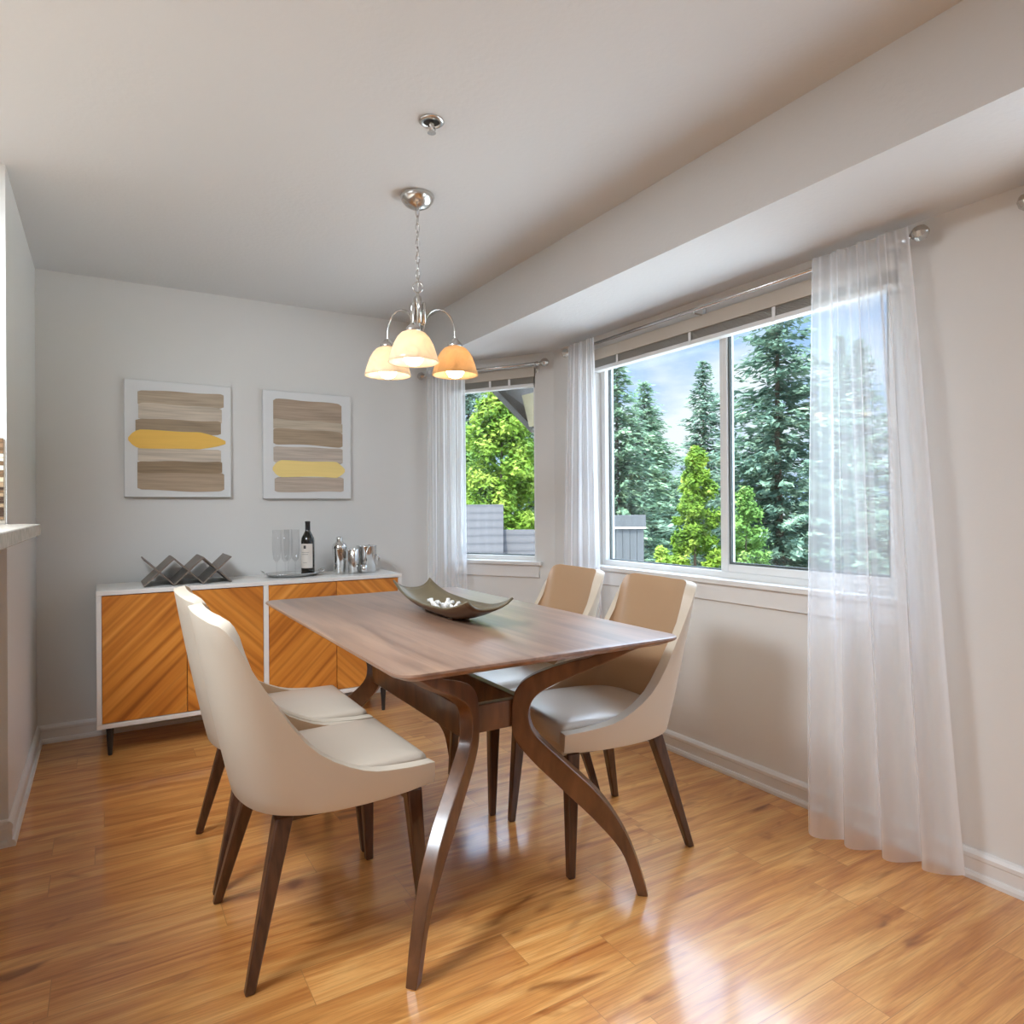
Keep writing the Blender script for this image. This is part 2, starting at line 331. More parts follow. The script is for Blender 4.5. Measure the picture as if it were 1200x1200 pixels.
# ------------------------------------------------------------------ room shell
XW, YB, XL, XS, ZS, YL, H = 2.377, 4.2514, -.2961, 1.8195, 2.157, 3.0287, 2.44
FARC, FARB = (2.377, 3.45), (1.88, 4.2514)          # far angled wall of the bay
NEARC, NEARB = (2.377, .84), (1.88, .04)            # near angled wall of the bay
XK, YR = -3.6, -3.8                                  # kitchen side, rear of the living room
T = .14
struct('floor', bx(XK-T, 2.377+T, YR-T, YB+T, -.12, 0), M['floor'])
# main ceiling with the sprinkler recess left as a plain surface
struct('ceiling', bx(XK-T, XS, YR-T, YB+T, H, H+.25), M['ceiling'])
# lowered bay ceiling with its vertical soffit face
bm = bmesh.new(); prism(bm, [(XS, NEARB[1]-.12, ZS), (XS, YB+T, ZS), (XW+T, YB+T, ZS), (XW+T, NEARB[1]-.12, ZS)], (0, 0, H+.25-ZS))
struct('ceiling_bay', bm, M['ceiling'])
struct('wall_back', bx(XK-T, FARB[0]+T, YB, YB+T, 0, H), M['wall'])
struct('wall_left', bx(XK, XL, YL, YB, 0, H), M['wall'])
struct('wall_kitchen', bx(XK-T, XK, YR, YB, 0, H), M['wall'])
struct('wall_rear', bx(XK-T, XS+T, YR-T, YR, 0, H), M['wall'])
struct('wall_right_rear', bx(XS, XS+T, YR, NEARB[1]-.12, 0, H), M['wall'])

def wall_frame(A, B):
    A = Vector((*A, 0)); B = Vector((*B, 0)); t = (B-A).normalized(); n = Vector((-t.y, t.x, 0))
    return Matrix(((t.x, n.x, 0, A.x), (t.y, n.y, 0, A.y), (0, 0, 1, 0), (0, 0, 0, 1))), (B-A).length
def window_wall(name, A, B, s0, s1, z0, z1, ztop=ZS+.02, ext0=0, ext1=0):
    """wall from A to B; local x along, local y outwards"""
    mt, ln = wall_frame(A, B); bm = bmesh.new()
    box(bm, -ext0, s0, 0, T, 0, ztop, mtx=mt); box(bm, s1, ln+ext1, 0, T, 0, ztop, mtx=mt)
    box(bm, s0, s1, 0, T, 0, z0, mtx=mt); box(bm, s0, s1, 0, T, z1, ztop, mtx=mt)
    bmesh.ops.recalc_face_normals(bm, faces=bm.faces)
    struct(name, bm, M['wall']); return mt, ln
# direction chosen so that local +y points outdoors
WZ0, WZ1 = .86, 2.065
mt_big, ln_big = window_wall('wall_window', FARC, NEARC, FARC[1]-3.05, FARC[1]-1.325, WZ0, WZ1, ext0=.0)
mt_ang, ln_ang = window_wall('wall_bay_far', FARB, FARC, .20, .815, .85, 2.06, ext0=.15, ext1=.02)
mt_near, ln_near = window_wall('wall_bay_near', NEARC, NEARB, .13, .74, .85, 2.06, ext0=.02, ext1=.15)
for mt in (mt_big, mt_ang, mt_near):
    pass

def window_unit(idx, mt, s0, s1, z0, z1, slider):
    """vinyl frame, sashes and panes, set into the opening"""
    root = bpy.data.objects.new('window_%d' % idx, None); C.objects.link(root); root['kind'] = 'structure'
    root.matrix_world = mt
    fwid = .035; y0, y1 = .05, .115
    def frame(bm, a, b, c, d, w, yy0, yy1, wb=None):
        wb = wb or w
        box(bm, a, a+w, yy0, yy1, c, d); box(bm, b-w, b, yy0, yy1, c, d); box(bm, a+w, b-w, yy0, yy1, c, c+wb); box(bm, a+w, b-w, yy0, yy1, d-w, d)
    bm = bmesh.new(); frame(bm, s0, s1, z0, z1, fwid, y0, y1); obj('window_frame', bm, M['vinyl'], root, bevel=.003)
    if slider:
        mid = s0+.905
        bm = bmesh.new(); box(bm, mid-.050, mid, y0+.02, y1-.005, z0+fwid, z1-fwid); obj('mullion', bm, M['vinyl'], root, bevel=.003)
        bm = bmesh.new(); frame(bm, mid-.012, s1-fwid, z0+fwid, z1-fwid, .026, y0-.005, y0+.03, .034); obj('sliding_sash', bm, M['vinyl'], root, bevel=.003)
        bm = bmesh.new(); frame(bm, mid+.014, s1-fwid-.026, z0+fwid+.034, z1-fwid-.026, .010, y0+.005, y0+.02); obj('window_gasket', bm, M['gasket'], root)
        bm = bmesh.new(); frame(bm, s0+fwid, mid-.035, z0+fwid, z1-fwid, .006, y0+.03, y0+.045); obj('window_gasket', bm, M['gasket'], root)
        obj('glass_pane', bx(s0+fwid, mid-.035, y0+.035, y0+.039, z0+fwid, z1-fwid), M['pane'], root)
        obj('glass_pane', bx(mid+.024, s1-fwid-.036, y0+.010, y0+.014, z0+fwid+.044, z1-fwid-.036), M['pane'], root)
    else:
        bm = bmesh.new(); frame(bm, s0+fwid, s1-fwid, z0+fwid, z1-fwid, .008, y0+.03, y0+.045); obj('window_gasket', bm, M['gasket'], root)
        obj('glass_pane', bx(s0+fwid+.008, s1-fwid-.008, y0+.035, y0+.039, z0+fwid+.008, z1-fwid-.008), M['pane'], root)
    # sill board and apron
    obj('window_sill', bx(s0-.035, s1+.045, -.032, .06, z0-.018, z0+.006), M['trim'], root, bevel=.004)
    obj('window_apron', bx(s0-.025, s1+.025, -.014, 0, z0-.095, z0-.018), M['trim'], root, bevel=.003)
    return root
window_unit(1, mt_big, FARC[1]-3.05, FARC[1]-1.325, WZ0, WZ1, True)
window_unit(2, mt_ang, .20, .815, .85, 2.06, False)
window_unit(3, mt_near, .13, .74, .85, 2.06, False)

def blind(mt, s0, s1, z1, label, cords):
    root = thing('window_blind', label, 'blind'); root.matrix_world = mt
    obj('head_rail', bx(s0+.004, s1-.004, -.012, .04, z1-.038, z1+.006), M['blind'], root, bevel=.002)
    obj('valance', bx(s0-.004, s1+.004, -.022, -.013, z1-.05, z1+.012), M['blind'], root, bevel=.002)
    bm = bmesh.new()
    for k in range(8): box(bm, s0+.008, s1-.008, -.008, .034, z1-.086+k*.0056, z1-.0832+k*.0056)
    obj('slat_stack', bm, M['slat'], root)
    obj('bottom_rail', bx(s0+.006, s1-.006, -.012, .036, z1-.108, z1-.088), M['vinyl'], root, bevel=.003)
    for s in cords:
        bm = bmesh.new(); box(bm, s-.008, s+.008, -.0135, -.0122, z1-.11, z1-.03); obj('ladder_tape', bm, M['vinyl'], root)
    return root
blind(mt_big, FARC[1]-3.05, FARC[1]-1.325, WZ1, 'cream horizontal blind drawn fully up over the wide sliding window', [.62, 1.15, 1.62, 1.95])
blind(mt_ang, .20, .815, 2.06, 'cream horizontal blind drawn fully up over the narrow angled window', [.50, .64])

# baseboards
def baseboard(name, A, B, ins0=0, ins1=0):
    mt, ln = wall_frame(A, B)
    prof = [(0, 0), (-.024, 0), (-.024, .012), (-.020, .022), (-.0135, .024), (-.0135, .062), (-.016, .066), (-.016, .078), (-.010, .088), (-.004, .092), (0, .092)]
    bm = bmesh.new(); prism(bm, [mt @ Vector((ins0, y, z)) for y, z in prof], mt.to_3x3() @ Vector((ln-ins0-ins1, 0, 0)))
    struct(name, bm, M['trim'])
baseboard('baseboard_right', FARC, NEARC)
baseboard('baseboard_bay_far', FARB, FARC, 0, .01)
baseboard('baseboard_bay_near', NEARC, NEARB, .01, 0)
baseboard('baseboard_back', (XL, YB), FARB)
baseboard('baseboard_left', (XL, YL-.024), (XL, YB))
baseboard('baseboard_kitchen', (XK, YL), (XL+.001, YL))

# ------------------------------------------------------------------ kitchen edge at far left: tiles and bar counter
bm = bmesh.new(); random.seed(4)
z = 1.165
cols = [srgb(196, 180, 150), srgb(120, 92, 66), srgb(70, 50, 38), srgb(160, 134, 104), srgb(212, 202, 184), srgb(142, 112, 84)]
tm = [mat('mosaic_tile_%s' % n, c, .3, noise=.06) for n, c in zip(['cream', 'brown', 'dark', 'tan', 'ivory', 'umber'], cols)]+[mat('tile_grout', srgb(170, 160, 146), .9, noise=.05)]
box(bm, -2.4, XL-.004, YL-.006, YL, 1.15, 1.452, mi=6)
while z < 1.44:
    h = random.choice([.010, .014, .018]); x = XL-.006
    while x > -1.2:
        w = random.uniform(.03, .11); box(bm, x-w, x-.002, YL-.011, YL-.005, z, z+h-.002, mi=random.randrange(6)); x -= w
    z += h
struct('trim_1', bm, tm)
bm = bmesh.new(); pts = [(-.93, .9, 1.108), (-.19, .9, 1.108), (-.19, YL-.11, 1.108), (-.24, YL-.012, 1.108), (-.93, YL-.012, 1.108)]
prism(bm, pts, (0, 0, .04))
tag(obj('bar_counter', bm, M['granite'], bevel=.004), 'pale speckled stone bar counter jutting in at the left edge of the view', 'counter')
struct('wall_bar', bx(-.80, -.62, .95, YL-.001, 0, 1.108), M['wall'])

# ------------------------------------------------------------------ ceiling sprinkler
sp = thing('fire_sprinkler', 'small chrome fire sprinkler head set in the ceiling behind the pendant lamp', 'sprinkler', (.906, 1.996, H))
bm = bmesh.new(); lathe(bm, [(.040, -.0005), (.041, -.003), (.036, -.007), (.027, -.009), (.026, -.003)], 32); obj('escutcheon', bm, M['nickel'], sp, smooth=True)
bm = bmesh.new(); lathe(bm, [(0, -.002), (.0265, -.002), (.0265, -.0035), (0, -.0035)], 24); obj('recess_shade_disc', bm, M['recess_shade'], sp)  # flat near-black disc, shade of the recess put into its colour
bm = bmesh.new(); lathe(bm, [(.008, -.004), (.009, -.02), (.005, -.024), (.004, -.036), (0, -.036)], 12)
for s in (-1, 1): tube(bm, [(s*.008, 0, -.018), (s*.013, 0, -.026), (s*.004, 0, -.038)], .0022, 6)
obj('sprinkler_body', bm, M['nickel'], sp, smooth=True)
bm = bmesh.new(); lathe(bm, [(0, -.036), (.014, -.038), (.014, -.0395), (0, -.0395)], 16); obj('deflector', bm, M['nickel'], sp)

# ------------------------------------------------------------------ pendant lamp
LX, LY = 1.072, 2.503
lamp = thing('pendant_lamp', 'brushed nickel chandelier with three glowing glass shades hanging over the table', 'lamp', (LX, LY, H))
bm = bmesh.new(); lathe(bm, [(.066, 0), (.068, -.006), (.063, -.022), (.048, -.040), (.028, -.050), (.010, -.054), (0, -.056)], 40); obj('ceiling_canopy', bm, M['nickel'], lamp, smooth=True)
bm = bmesh.new(); zc = -.054; k = 0
while zc > -.335:
    ang = 0 if k % 2 == 0 else math.pi/2; pts = []
    for i in range(13):
        a = 2*math.pi*i/12; x, zz = .0075*math.cos(a), .019*math.sin(a)
        pts.append((x*math.cos(ang), x*math.sin(ang), zc-.014+zz))
    tube(bm, pts, .0020, 6, caps=False); zc -= .031; k += 1
obj('chain', bm, M['nickel'], lamp, smooth=True)
bm = bmesh.new(); pts = [(.019*math.cos(2*math.pi*i/24)*.87, -.019*math.cos(2*math.pi*i/24)*.5, -.366+.021*math.sin(2*math.pi*i/24)) for i in range(25)]; tube(bm, pts, .0028, 6, caps=False)
obj('hanging_ring', bm, M['nickel'], lamp, smooth=True)
bm = bmesh.new(); tube(bm, [(.002, .003, -.06), (.004, -.003, -.2), (-.003, .003, -.3), (0, 0, -.40)], .0016, 6); obj('power_cord', bm, M['vinyl'], lamp, smooth=True)
bm = bmesh.new(); lathe(bm, [(0, -.384), (.005, -.386), (.006, -.398), (.013, -.404), (.0145, -.412), (.0145, -.50), (.010, -.51), (.010, -.60), (.02, -.62), (.017, -.645), (.006, -.655), (.004, -.672), (0, -.676)], 24); obj('center_column', bm, M['nickel'], lamp, smooth=True)
for i in range(6):
    a = R(60*i+20); bm = bmesh.new(); lathe(bm, [(0, -.426), (.0062, -.428), (.0075, -.434), (.0075, -.512), (0, -.514)], 12, (.0245*math.cos(a), .0245*math.sin(a), 0)); obj('column_tube', bm, M['nickel'], lamp, smooth=True)
ARM = .163
# front shade towards the viewer, the other two behind it
base = math.atan2(-.853, -.5216)
for i, mk in enumerate(['shade_pale', 'shade_pale', 'shade_amber']):
    a = base+R([2, -122, 122][i]); ca, sa = math.cos(a), math.sin(a); zr = -.702
    path = [(.012, -.60), (.018, -.56), (.030, -.50), (.045, -.468), (.068, -.448), (.095, -.442), (.122, -.448), (.145, -.468), (ARM-.003, -.505), (ARM, -.55), (ARM, zr+.127)]
    bm = bmesh.new(); tube(bm, [(r*ca, r*sa, zz) for r, zz in spline([(p[0], p[1], 0) for p in path], 30) and [(q.x, q.y) for q in spline([(p[0], p[1], 0) for p in path], 30)]], .0038, 8)
    obj('arm', bm, M['nickel'], lamp, smooth=True)
    bm = bmesh.new(); lathe(bm, [(.004, .152), (.010, .150), (.020, .138), (.030, .128), (.031, .112), (.0, .112)], 24, (ARM*ca, ARM*sa, zr)); obj('shade_holder', bm, M['nickel'], lamp, smooth=True)
    prof = [(.028, .118), (.045, .110), (.060, .094), (.073, .070), (.083, .042), (.091, .015), (.094, .002)]
    prof = prof+[(.0925, 0)]+[(r-.004, zz) for r, zz in prof[::-1]]
    bm = bmesh.new(); lathe(bm, prof, 40, (ARM*ca, ARM*sa, zr)); sh = obj('lamp_shade', bm, M[mk], lamp, smooth=True)
    if i == 2: sh['label'] = 'amber toned glass shade'
    bm = bmesh.new(); lathe(bm, [(0, .095), (.014, .094), (.016, .070), (.028, .050), (.037, .030), (.036, .012), (.026, -.004), (.012, -.010), (0, -.011)], 24, (ARM*ca, ARM*sa, zr)); obj('bulb', bm, M['bulb'], lamp, smooth=True)

# ------------------------------------------------------------------ dining table
TT = .79; BX, BY = 1.034, 2.25
tb = thing('dining_table', 'walnut dining table with curved bentwood legs and a bronze bowl on it', 'table', (BX, BY, 0))
def rounded(x0, x1, y0, y1, rs, n=10):
    out = []
    for (cx, cy, a0, r) in [(x1-rs[0], y1-rs[0], 0, rs[0]), (x0+rs[1], y1-rs[1], 90, rs[1]), (x0+rs[2], y0+rs[2], 180, rs[2]), (x1-rs[3], y0+rs[3], 270, rs[3])]:
        for i in range(n+1):
            a = R(a0+90*i/n); out.append((cx+r*math.cos(a), cy+r*math.sin(a)))
    return out
x0, x1, y0, y1 = .600-BX, 1.540-BX, 1.530-BY, 3.145-BY
loops = []
bm = bmesh.new()
for ins, zz in [(.036, TT-.026), (.004, TT-.011), (0, TT-.007), (.0015, TT-.001), (.004, TT)]:
    r = .055-ins*.5
    loops.append([bm.verts.new((p[0], p[1], zz)) for p in rounded(x0+ins, x1-ins, y0+ins, y1-ins, (r, r, r, r))])
for a, b in zip(loops, loops[1:]):
    for i in range(len(a)): bm.faces.new([a[i], a[(i+1) % len(a)], b[(i+1) % len(a)], b[i]])
bm.faces.new(loops[0][::-1]); bm.faces.new(loops[-1])
o = obj('tabletop', bm, M['table'], tb)
for p in o.data.polygons: p.use_smooth = len(p.vertices) == 4
o.data.set_sharp_from_angle(angle=R(35))
inner = [(-.125, .764), (-.148, .733), (-.220, .712), (-.287, .690), (-.345, .664), (-.383, .632), (-.400, .590), (-.404, .53), (-.398, .472), (-.345, .405), (-.24, .310), (-.138, .217), (-.063, .128), (-.018, 0)]
outer = [(-.000, .764), (-.034, .750), (-.090, .722), (-.148, .696), (-.230, .660), (-.300, .624), (-.338, .588), (-.351, .54), (-.330, .484), (-.24, .402), (-.13, .303), (-.056, .196), (-.012, .09), (.014, 0)]
inn = spline([(p[0], p[1], 0) for p in inner], 60); outp = spline([(p[0], p[1], 0) for p in outer], 60)
for sx_, sy_, nm in [(1, -1, 'NR'), (-1, -1, 'NL'), (1, 1, 'FR'), (-1, 1, 'FL')]:
    fx, fy = sx_*.380, sy_*.663
    d = Vector((.766*sx_, .643*sy_, 0)); side = Vector((-d.y, d.x, 0))
    bm = bmesh.new(); rows = []
    for a, b in zip(inn, outp):
        tk = .021 if a.y > .3 else .021-.006*(1-a.y/.3)
        q = [Vector((fx, fy, 0))+d*s.x+side*t+Vector((0, 0, s.y)) for s, t in ((a, -tk), (b, -tk), (b, tk), (a, tk))]
        rows.append([bm.verts.new(v) for v in q])
    for r1, r2 in zip(rows, rows[1:]):
        for k in range(4): bm.faces.new([r1[k], r1[(k+1) % 4], r2[(k+1) % 4], r2[k]])
    bm.faces.new(rows[0][::-1]); bm.faces.new(rows[-1]); bmesh.ops.recalc_face_normals(bm, faces=bm.faces)
    obj('leg', bm, M['tleg'], tb, bevel=.006, segs=3)
kx, ky = .085, .395
for sy_ in (-1, 1): obj('end_rail', bx(-kx-.0, kx+.0, sy_*ky-.016, sy_*ky+.016, .502, .588), M['tleg'], tb, bevel=.004)
for sx_ in (-1, 1):
    obj('side_rail', bx(sx_*(kx+.012)-.016, sx_*(kx+.012)+.016, -ky+.0, ky-.0, .495, .592), M['tleg'], tb, bevel=.004)

# ------------------------------------------------------------------ dining chairs
def chair_proto():
    t = thing('dining_chair', '', 'chair', (0, 0, 0))
    Bh = [(.295, .232, .408), (.20, .243, .402), (.08, .247, .400), (-.04, .240, .403), (-.13, .205, .408), (-.185, .13, .412), (-.205, 0, .414)]
    Mh = [(.297, .240, .437), (.20, .250, .440), (.08, .254, .446), (-.06, .247, .480), (-.165, .222, .555), (-.238, .14, .62), (-.258, 0, .64)]
    Rh = [(.295, .240, .468), (.20, .250, .474), (.08, .253, .494), (-.055, .247, .575), (-.165, .234, .735), (-.250, .222, .885), (-.290, .178, .914)]
    def full(h, last_center):
        pts = [Vector(p) for p in h]
        if last_center is not None: pts.append(Vector(last_center))
        left = [Vector((p.x, -p.y, p.z)) for p in pts[::-1]]
        return pts+(left[1:] if abs(pts[-1].y) < 1e-6 else left)
    n = 57
    b = spline(full(Bh, None), n); mi_ = spline(full(Mh, None), n); r = spline(full(Rh[:7]+[(-.300, .09, .918)], (-.303, 0, .919)), n)
    bm = bmesh.new(); grid = []
    nv = 10
    for i in range(n):
        col = []
        for j in range(nv+1):
            u = j/nv
            p = b[i]*((1-u)*(1-u))+mi_[i]*(2*u*(1-u))*1.0+r[i]*(u*u)
            col.append(bm.verts.new(p))
        grid.append(col)
    for i in range(n-1):
        for j in range(nv): bm.faces.new([grid[i][j], grid[i+1][j], grid[i+1][j+1], grid[i][j+1]])
    bmesh.ops.recalc_face_normals(bm, faces=bm.faces)
    # normals must point outwards (away from the sitter)
    bm.normal_update()
    fc = [f for f in bm.faces if f.calc_center_median().x < -.2][0]
    if fc.normal.x > 0: bmesh.ops.reverse_faces(bm, faces=bm.faces)
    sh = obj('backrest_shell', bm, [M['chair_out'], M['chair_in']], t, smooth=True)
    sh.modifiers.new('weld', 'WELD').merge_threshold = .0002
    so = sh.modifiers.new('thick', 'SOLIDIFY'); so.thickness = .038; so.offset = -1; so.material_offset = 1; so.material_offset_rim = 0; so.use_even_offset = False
    bv = sh.modifiers.new('round', 'BEVEL'); bv.width = .015; bv.segments = 4; bv.limit_method = 'ANGLE'; bv.angle_limit = R(50)
    # seat cushion
    out = [(.285, .195), (.292, .10), (.294, 0)]
    pts = []
    half = [(.287, .200), (.20, .205), (.08, .208), (-.03, .200), (-.11, .165), (-.155, .10), (-.165, 0)]
    loop = spline([(a, c, 0) for a, c in half], 22); loop = loop+[Vector((p.x, -p.y, 0)) for p in loop[-2::-1]]
    bm = bmesh.new(); rows = []
    for sc, zz in [(.985, .418), (1.0, .424), (1.0, .468), (.99, .478), (.965, .485), (.90, .490), (.70, .495), (.35, .498)]:
        rows.append([bm.verts.new((.06+(p.x-.06)*sc, p.y*sc, zz)) for p in loop])
    for a, c in zip(rows, rows[1:]):
        for i in range(len(a)): bm.faces.new([a[i], a[(i+1) % len(a)], c[(i+1) % len(a)], c[i]])
    bm.faces.new(rows[0][::-1]); bm.faces.new(rows[-1]); bmesh.ops.recalc_face_normals(bm, faces=bm.faces)
    obj('seat', bm, M['chair_seat'], t, smooth=True)
    # upholstered seat base under the cushion
    bm = bmesh.new(); rows = []
    for sc, zz in [(.96, .384), (1.0, .388), (1.0, .420)]:
        rows.append([bm.verts.new((.06+(p.x-.06)*sc-.003, p.y*sc, zz)) for p in loop])
    for a, c in zip(rows, rows[1:]):
        for i in range(len(a)): bm.faces.new([a[i], a[(i+1) % len(a)], c[(i+1) % len(a)], c[i]])
    bm.faces.new(rows[0][::-1]); bm.faces.new(rows[-1]); bmesh.ops.recalc_face_normals(bm, faces=bm.faces)
    obj('seat_base', bm, M['chair_seat'], t, smooth=False)
    # legs
    for sy_ in (-1, 1):
        for (tx, ty, fx, fy) in [(.245, .190, .268, .222), (-.110, .165, -.210, .232)]:
            bm = bmesh.new(); rows = []
            for k in range(9):
                u = k/8; zc = .392*(1-u); cx = tx+(fx-tx)*u; cy = (ty+(fy-ty)*u)*sy_
                w = .0235*(1-u)+.0125*u; dd = .0215*(1-u)+.0125*u
                rows.append([bm.verts.new((cx+a*w, cy+c*dd, zc)) for a, c in ((-1, -1), (1, -1), (1, 1), (-1, 1))])
            for a, c in zip(rows, rows[1:]):
                for i in range(4): bm.faces.new([a[i], a[(i+1) % 4], c[(i+1) % 4], c[i]])
            bm.faces.new(rows[0]); bm.faces.new(rows[-1][::-1]); bmesh.ops.recalc_face_normals(bm, faces=bm.faces)
            obj('leg', bm, M['cleg'], t, bevel=.005)
    bm = bmesh.new(); box(bm, .225, .262, -.175, .175, .358, .388); obj('front_rail', bm, M['cleg'], t, bevel=.003)
    bm = bmesh.new(); box(bm, -.115, .235, -.150, -.125, .360, .388); obj('side_rail', bm, M['cleg'], t, bevel=.003)
    bm = bmesh.new(); box(bm, -.115, .235, .125, .150, .360, .388); obj('side_rail', bm, M['cleg'], t, bevel=.003)
    return t
ch = chair_proto()
ch.location = (.505, 2.015, 0); ch.rotation_euler = (0, 0, R(1.5))
ch['label'] = 'cream upholstered dining chair nearest the camera, left of the table'
GRP = 'upholstered chairs around the dining table'
ch['group'] = GRP
dup(ch, (.505, 2.525, 0), R(0), 'cream dining chair left of the table, farther one beside the sideboard')
dup(ch, (1.566, 1.975, 0), R(174.5), 'dining chair with tan inner face on the window side, nearer to the camera')
dup(ch, (1.570, 2.505, 0), R(175), 'dining chair with tan inner face on the window side, farther from the camera')

# ------------------------------------------------------------------ bowl with coral
bc = Vector((1.112, 2.345, TT))
bw = thing('boat_bowl', 'long bronze boat-shaped bowl with upturned corners on the walnut table', 'bowl', bc)
def bowl_mesh(off):
    bm = bmesh.new(); nx, ny = 10, 28; g = []
    for j in range(ny+1):
        v = -1+2*j/ny; row = []
        for i in range(nx+1):
            u = -1+2*i/nx
            wid = .083+.012*(1-v*v)
            x = u*wid; y = v*(.365+.02*abs(u)**2)
            lift = max(0, (abs(v)-.38)/.62)**1.5*.058
            side = (abs(u)**2.4)*(.040+.012*abs(v))*(1-.55*max(0, (abs(v)-.4)/.6))
            z = .006+lift+side+.012*(abs(u*v)**4)
            row.append(bm.verts.new((x, y, z+off)))
        g.append(row)
    for j in range(ny):
        for i in range(nx): bm.faces.new([g[j][i], g[j][i+1], g[j+1][i+1], g[j+1][i]])
    return bm
bo = obj('bowl_body', bowl_mesh(0), [M['bowl_in'], M['bowl']], bw, smooth=True)
so = bo.modifiers.new('thick', 'SOLIDIFY'); so.thickness = .007; so.offset = 0; so.material_offset = 1; so.material_offset_rim = 0
bw.rotation_euler = (0, 0, R(-3))
obj('bowl_foot', bx(-.035, .035, -.14, .14, 0, .006), M['bowl'], bw, bevel=.002)
random.seed(8)
cl = thing('coral_piece', 'white spiky coral ornament lying in the bronze bowl', 'ornament', (bc.x+.005, bc.y-.005, TT+.0095))
bm = bmesh.new()
for k in range(15):
    a = random.uniform(0, 2*math.pi); yy = random.uniform(-.11, .11); xx = random.uniform(-.02, .02); hh = random.uniform(.022, .042)
    tip = (xx+math.cos(a)*.025, yy+math.sin(a)*.03, hh)
    tube(bm, [(xx*.4, yy, .004), (xx+math.cos(a)*.01, yy+math.sin(a)*.012, hh*.6), tip], [.011, .008, .003], 7)
    box(bm, tip[0]-.006, tip[0]+.006, tip[1]-.006, tip[1]+.006, hh-.008, hh+.002)
tube(bm, [(0, -.115, .008), (.006, -.03, .007), (-.006, .04, .007), (0, .115, .008)], [.006, .009, .009, .006], 8)
obj('coral_branches', bm, M['coral'], cl, smooth=True)

# ------------------------------------------------------------------ sideboard
sb = thing('sideboard', 'white sideboard with chevron teak veneer doors against the back wall', 'cabinet', (.745, 3.82, 0))
X0, X1, Y0, Y1, Z0, Z1 = -.778, .775, 0, .395, .142, .806
fr = .022
bm = bmesh.new()
box(bm, X0, X1, Y0, Y1, Z1-fr, Z1); box(bm, X0, X1, Y0, Y1, Z0, Z0+fr); box(bm, X0, X0+fr, Y0, Y1, Z0+fr, Z1-fr); box(bm, X1-fr, X1, Y0, Y1, Z0+fr, Z1-fr)
box(bm, -.013, .013, Y0+.001, Y1, Z0+fr, Z1-fr); obj('cabinet_body', bm, M['cabinet'], sb, bevel=.002)
obj('back_panel', bx(X0+fr, X1-fr, Y1-.012, Y1-.002, Z0+fr, Z1-fr), M['cabinet_dark'], sb)
edges = [X0+fr, (X0+fr-.013)/2, -.013, .013, (X1-fr+.013)/2, X1-fr]
for a, b_, mk in [(edges[0], edges[1], 'chev_up'), (edges[1], edges[2], 'chev_dn'), (edges[3], edges[4], 'chev_up'), (edges[4], edges[5], 'chev_dn')]:
    d = obj('door', bx(a+.0015, b_-.0015, .006, .026, Z0+fr+.003, Z1-fr-.003), M[mk], sb, bevel=.001)
for lx, ly in [(X0+.055, .05), (X1-.11, -.0+.03), (X0+.055, .34), (X1-.11, .29)]:
    bm = bmesh.new(); lathe(bm, [(0, .143), (.017, .143), (.017, .135), (.010, .004), (.009, 0), (0, 0)], 16, (lx, ly, 0)); obj('leg', bm, M['black'], sb, smooth=True)

ZT = Z1
# wine rack
wr = thing('wine_rack', 'dark bronze criss-cross wine rack at the left of the sideboard top', 'wine rack', (.172, 3.885, ZT))
bm = bmesh.new(); p = .1365
def strip(bm, x0, z0, x1, z1, y0=0, y1=.29, th=.007):
    d = Vector((x1-x0, 0, z1-z0)).normalized(); n = Vector((-d.z, 0, d.x))*th/2
    prism(bm, [Vector((x0, y0, z0))-n, Vector((x1, y0, z1))-n, Vector((x1, y0, z1))+n, Vector((x0, y0, z0))+n], (0, y1-y0, 0))
for k in range(3):
    bm = bmesh.new(); strip(bm, k*p, .138, k*p+p, .004); obj('cross_panel', bm, M['rackmetal'], wr)
    bm = bmesh.new(); strip(bm, k*p, .004, k*p+p, .138, .0008, .2892); obj('cross_panel', bm, M['rackmetal'], wr)

# tray
tx, ty = .935, 4.02
tr = thing('serving_tray', 'oval silver serving tray with handles under the glasses and wine bottle', 'tray', (tx, ty, ZT))
bm = bmesh.new(); mt = Matrix.Diagonal((1.55, 1, 1, 1))
lathe(bm, [(0, .008), (.085, .008), (.098, .020), (.104, .022), (.104, .0195), (.099, .017), (.086, .004), (0, .004)], 40, mtx=mt); obj('tray_plate', bm, M['steel'], tr, smooth=True)
for s in (-1, 1):
    bm = bmesh.new(); tube(bm, spline([(s*.150, -.035, .021), (s*.168, -.03, .034), (s*.178, 0, .040), (s*.168, .03, .034), (s*.150, .035, .021)], 14), .003, 8); obj('handle', bm, M['steel'], tr, smooth=True)
for fx, fy in ((-.1, -.045), (.1, -.045), (-.1, .045), (.1, .045)):
    bm = bmesh.new(); lathe(bm, [(0, 0), (.005, 0), (.007, .006), (0, .0065)], 10, (fx, fy, 0)); obj('foot', bm, M['steel'], tr, smooth=True)
GZ = ZT+.0082
gl_lab = ['tall clear flute glass on the tray, leftmost of the four', 'tall clear flute glass on the tray, second from the left', 'tall clear flute glass on the tray, second from the bottle', 'tall clear flute glass on the tray right beside the wine bottle']
proto = None
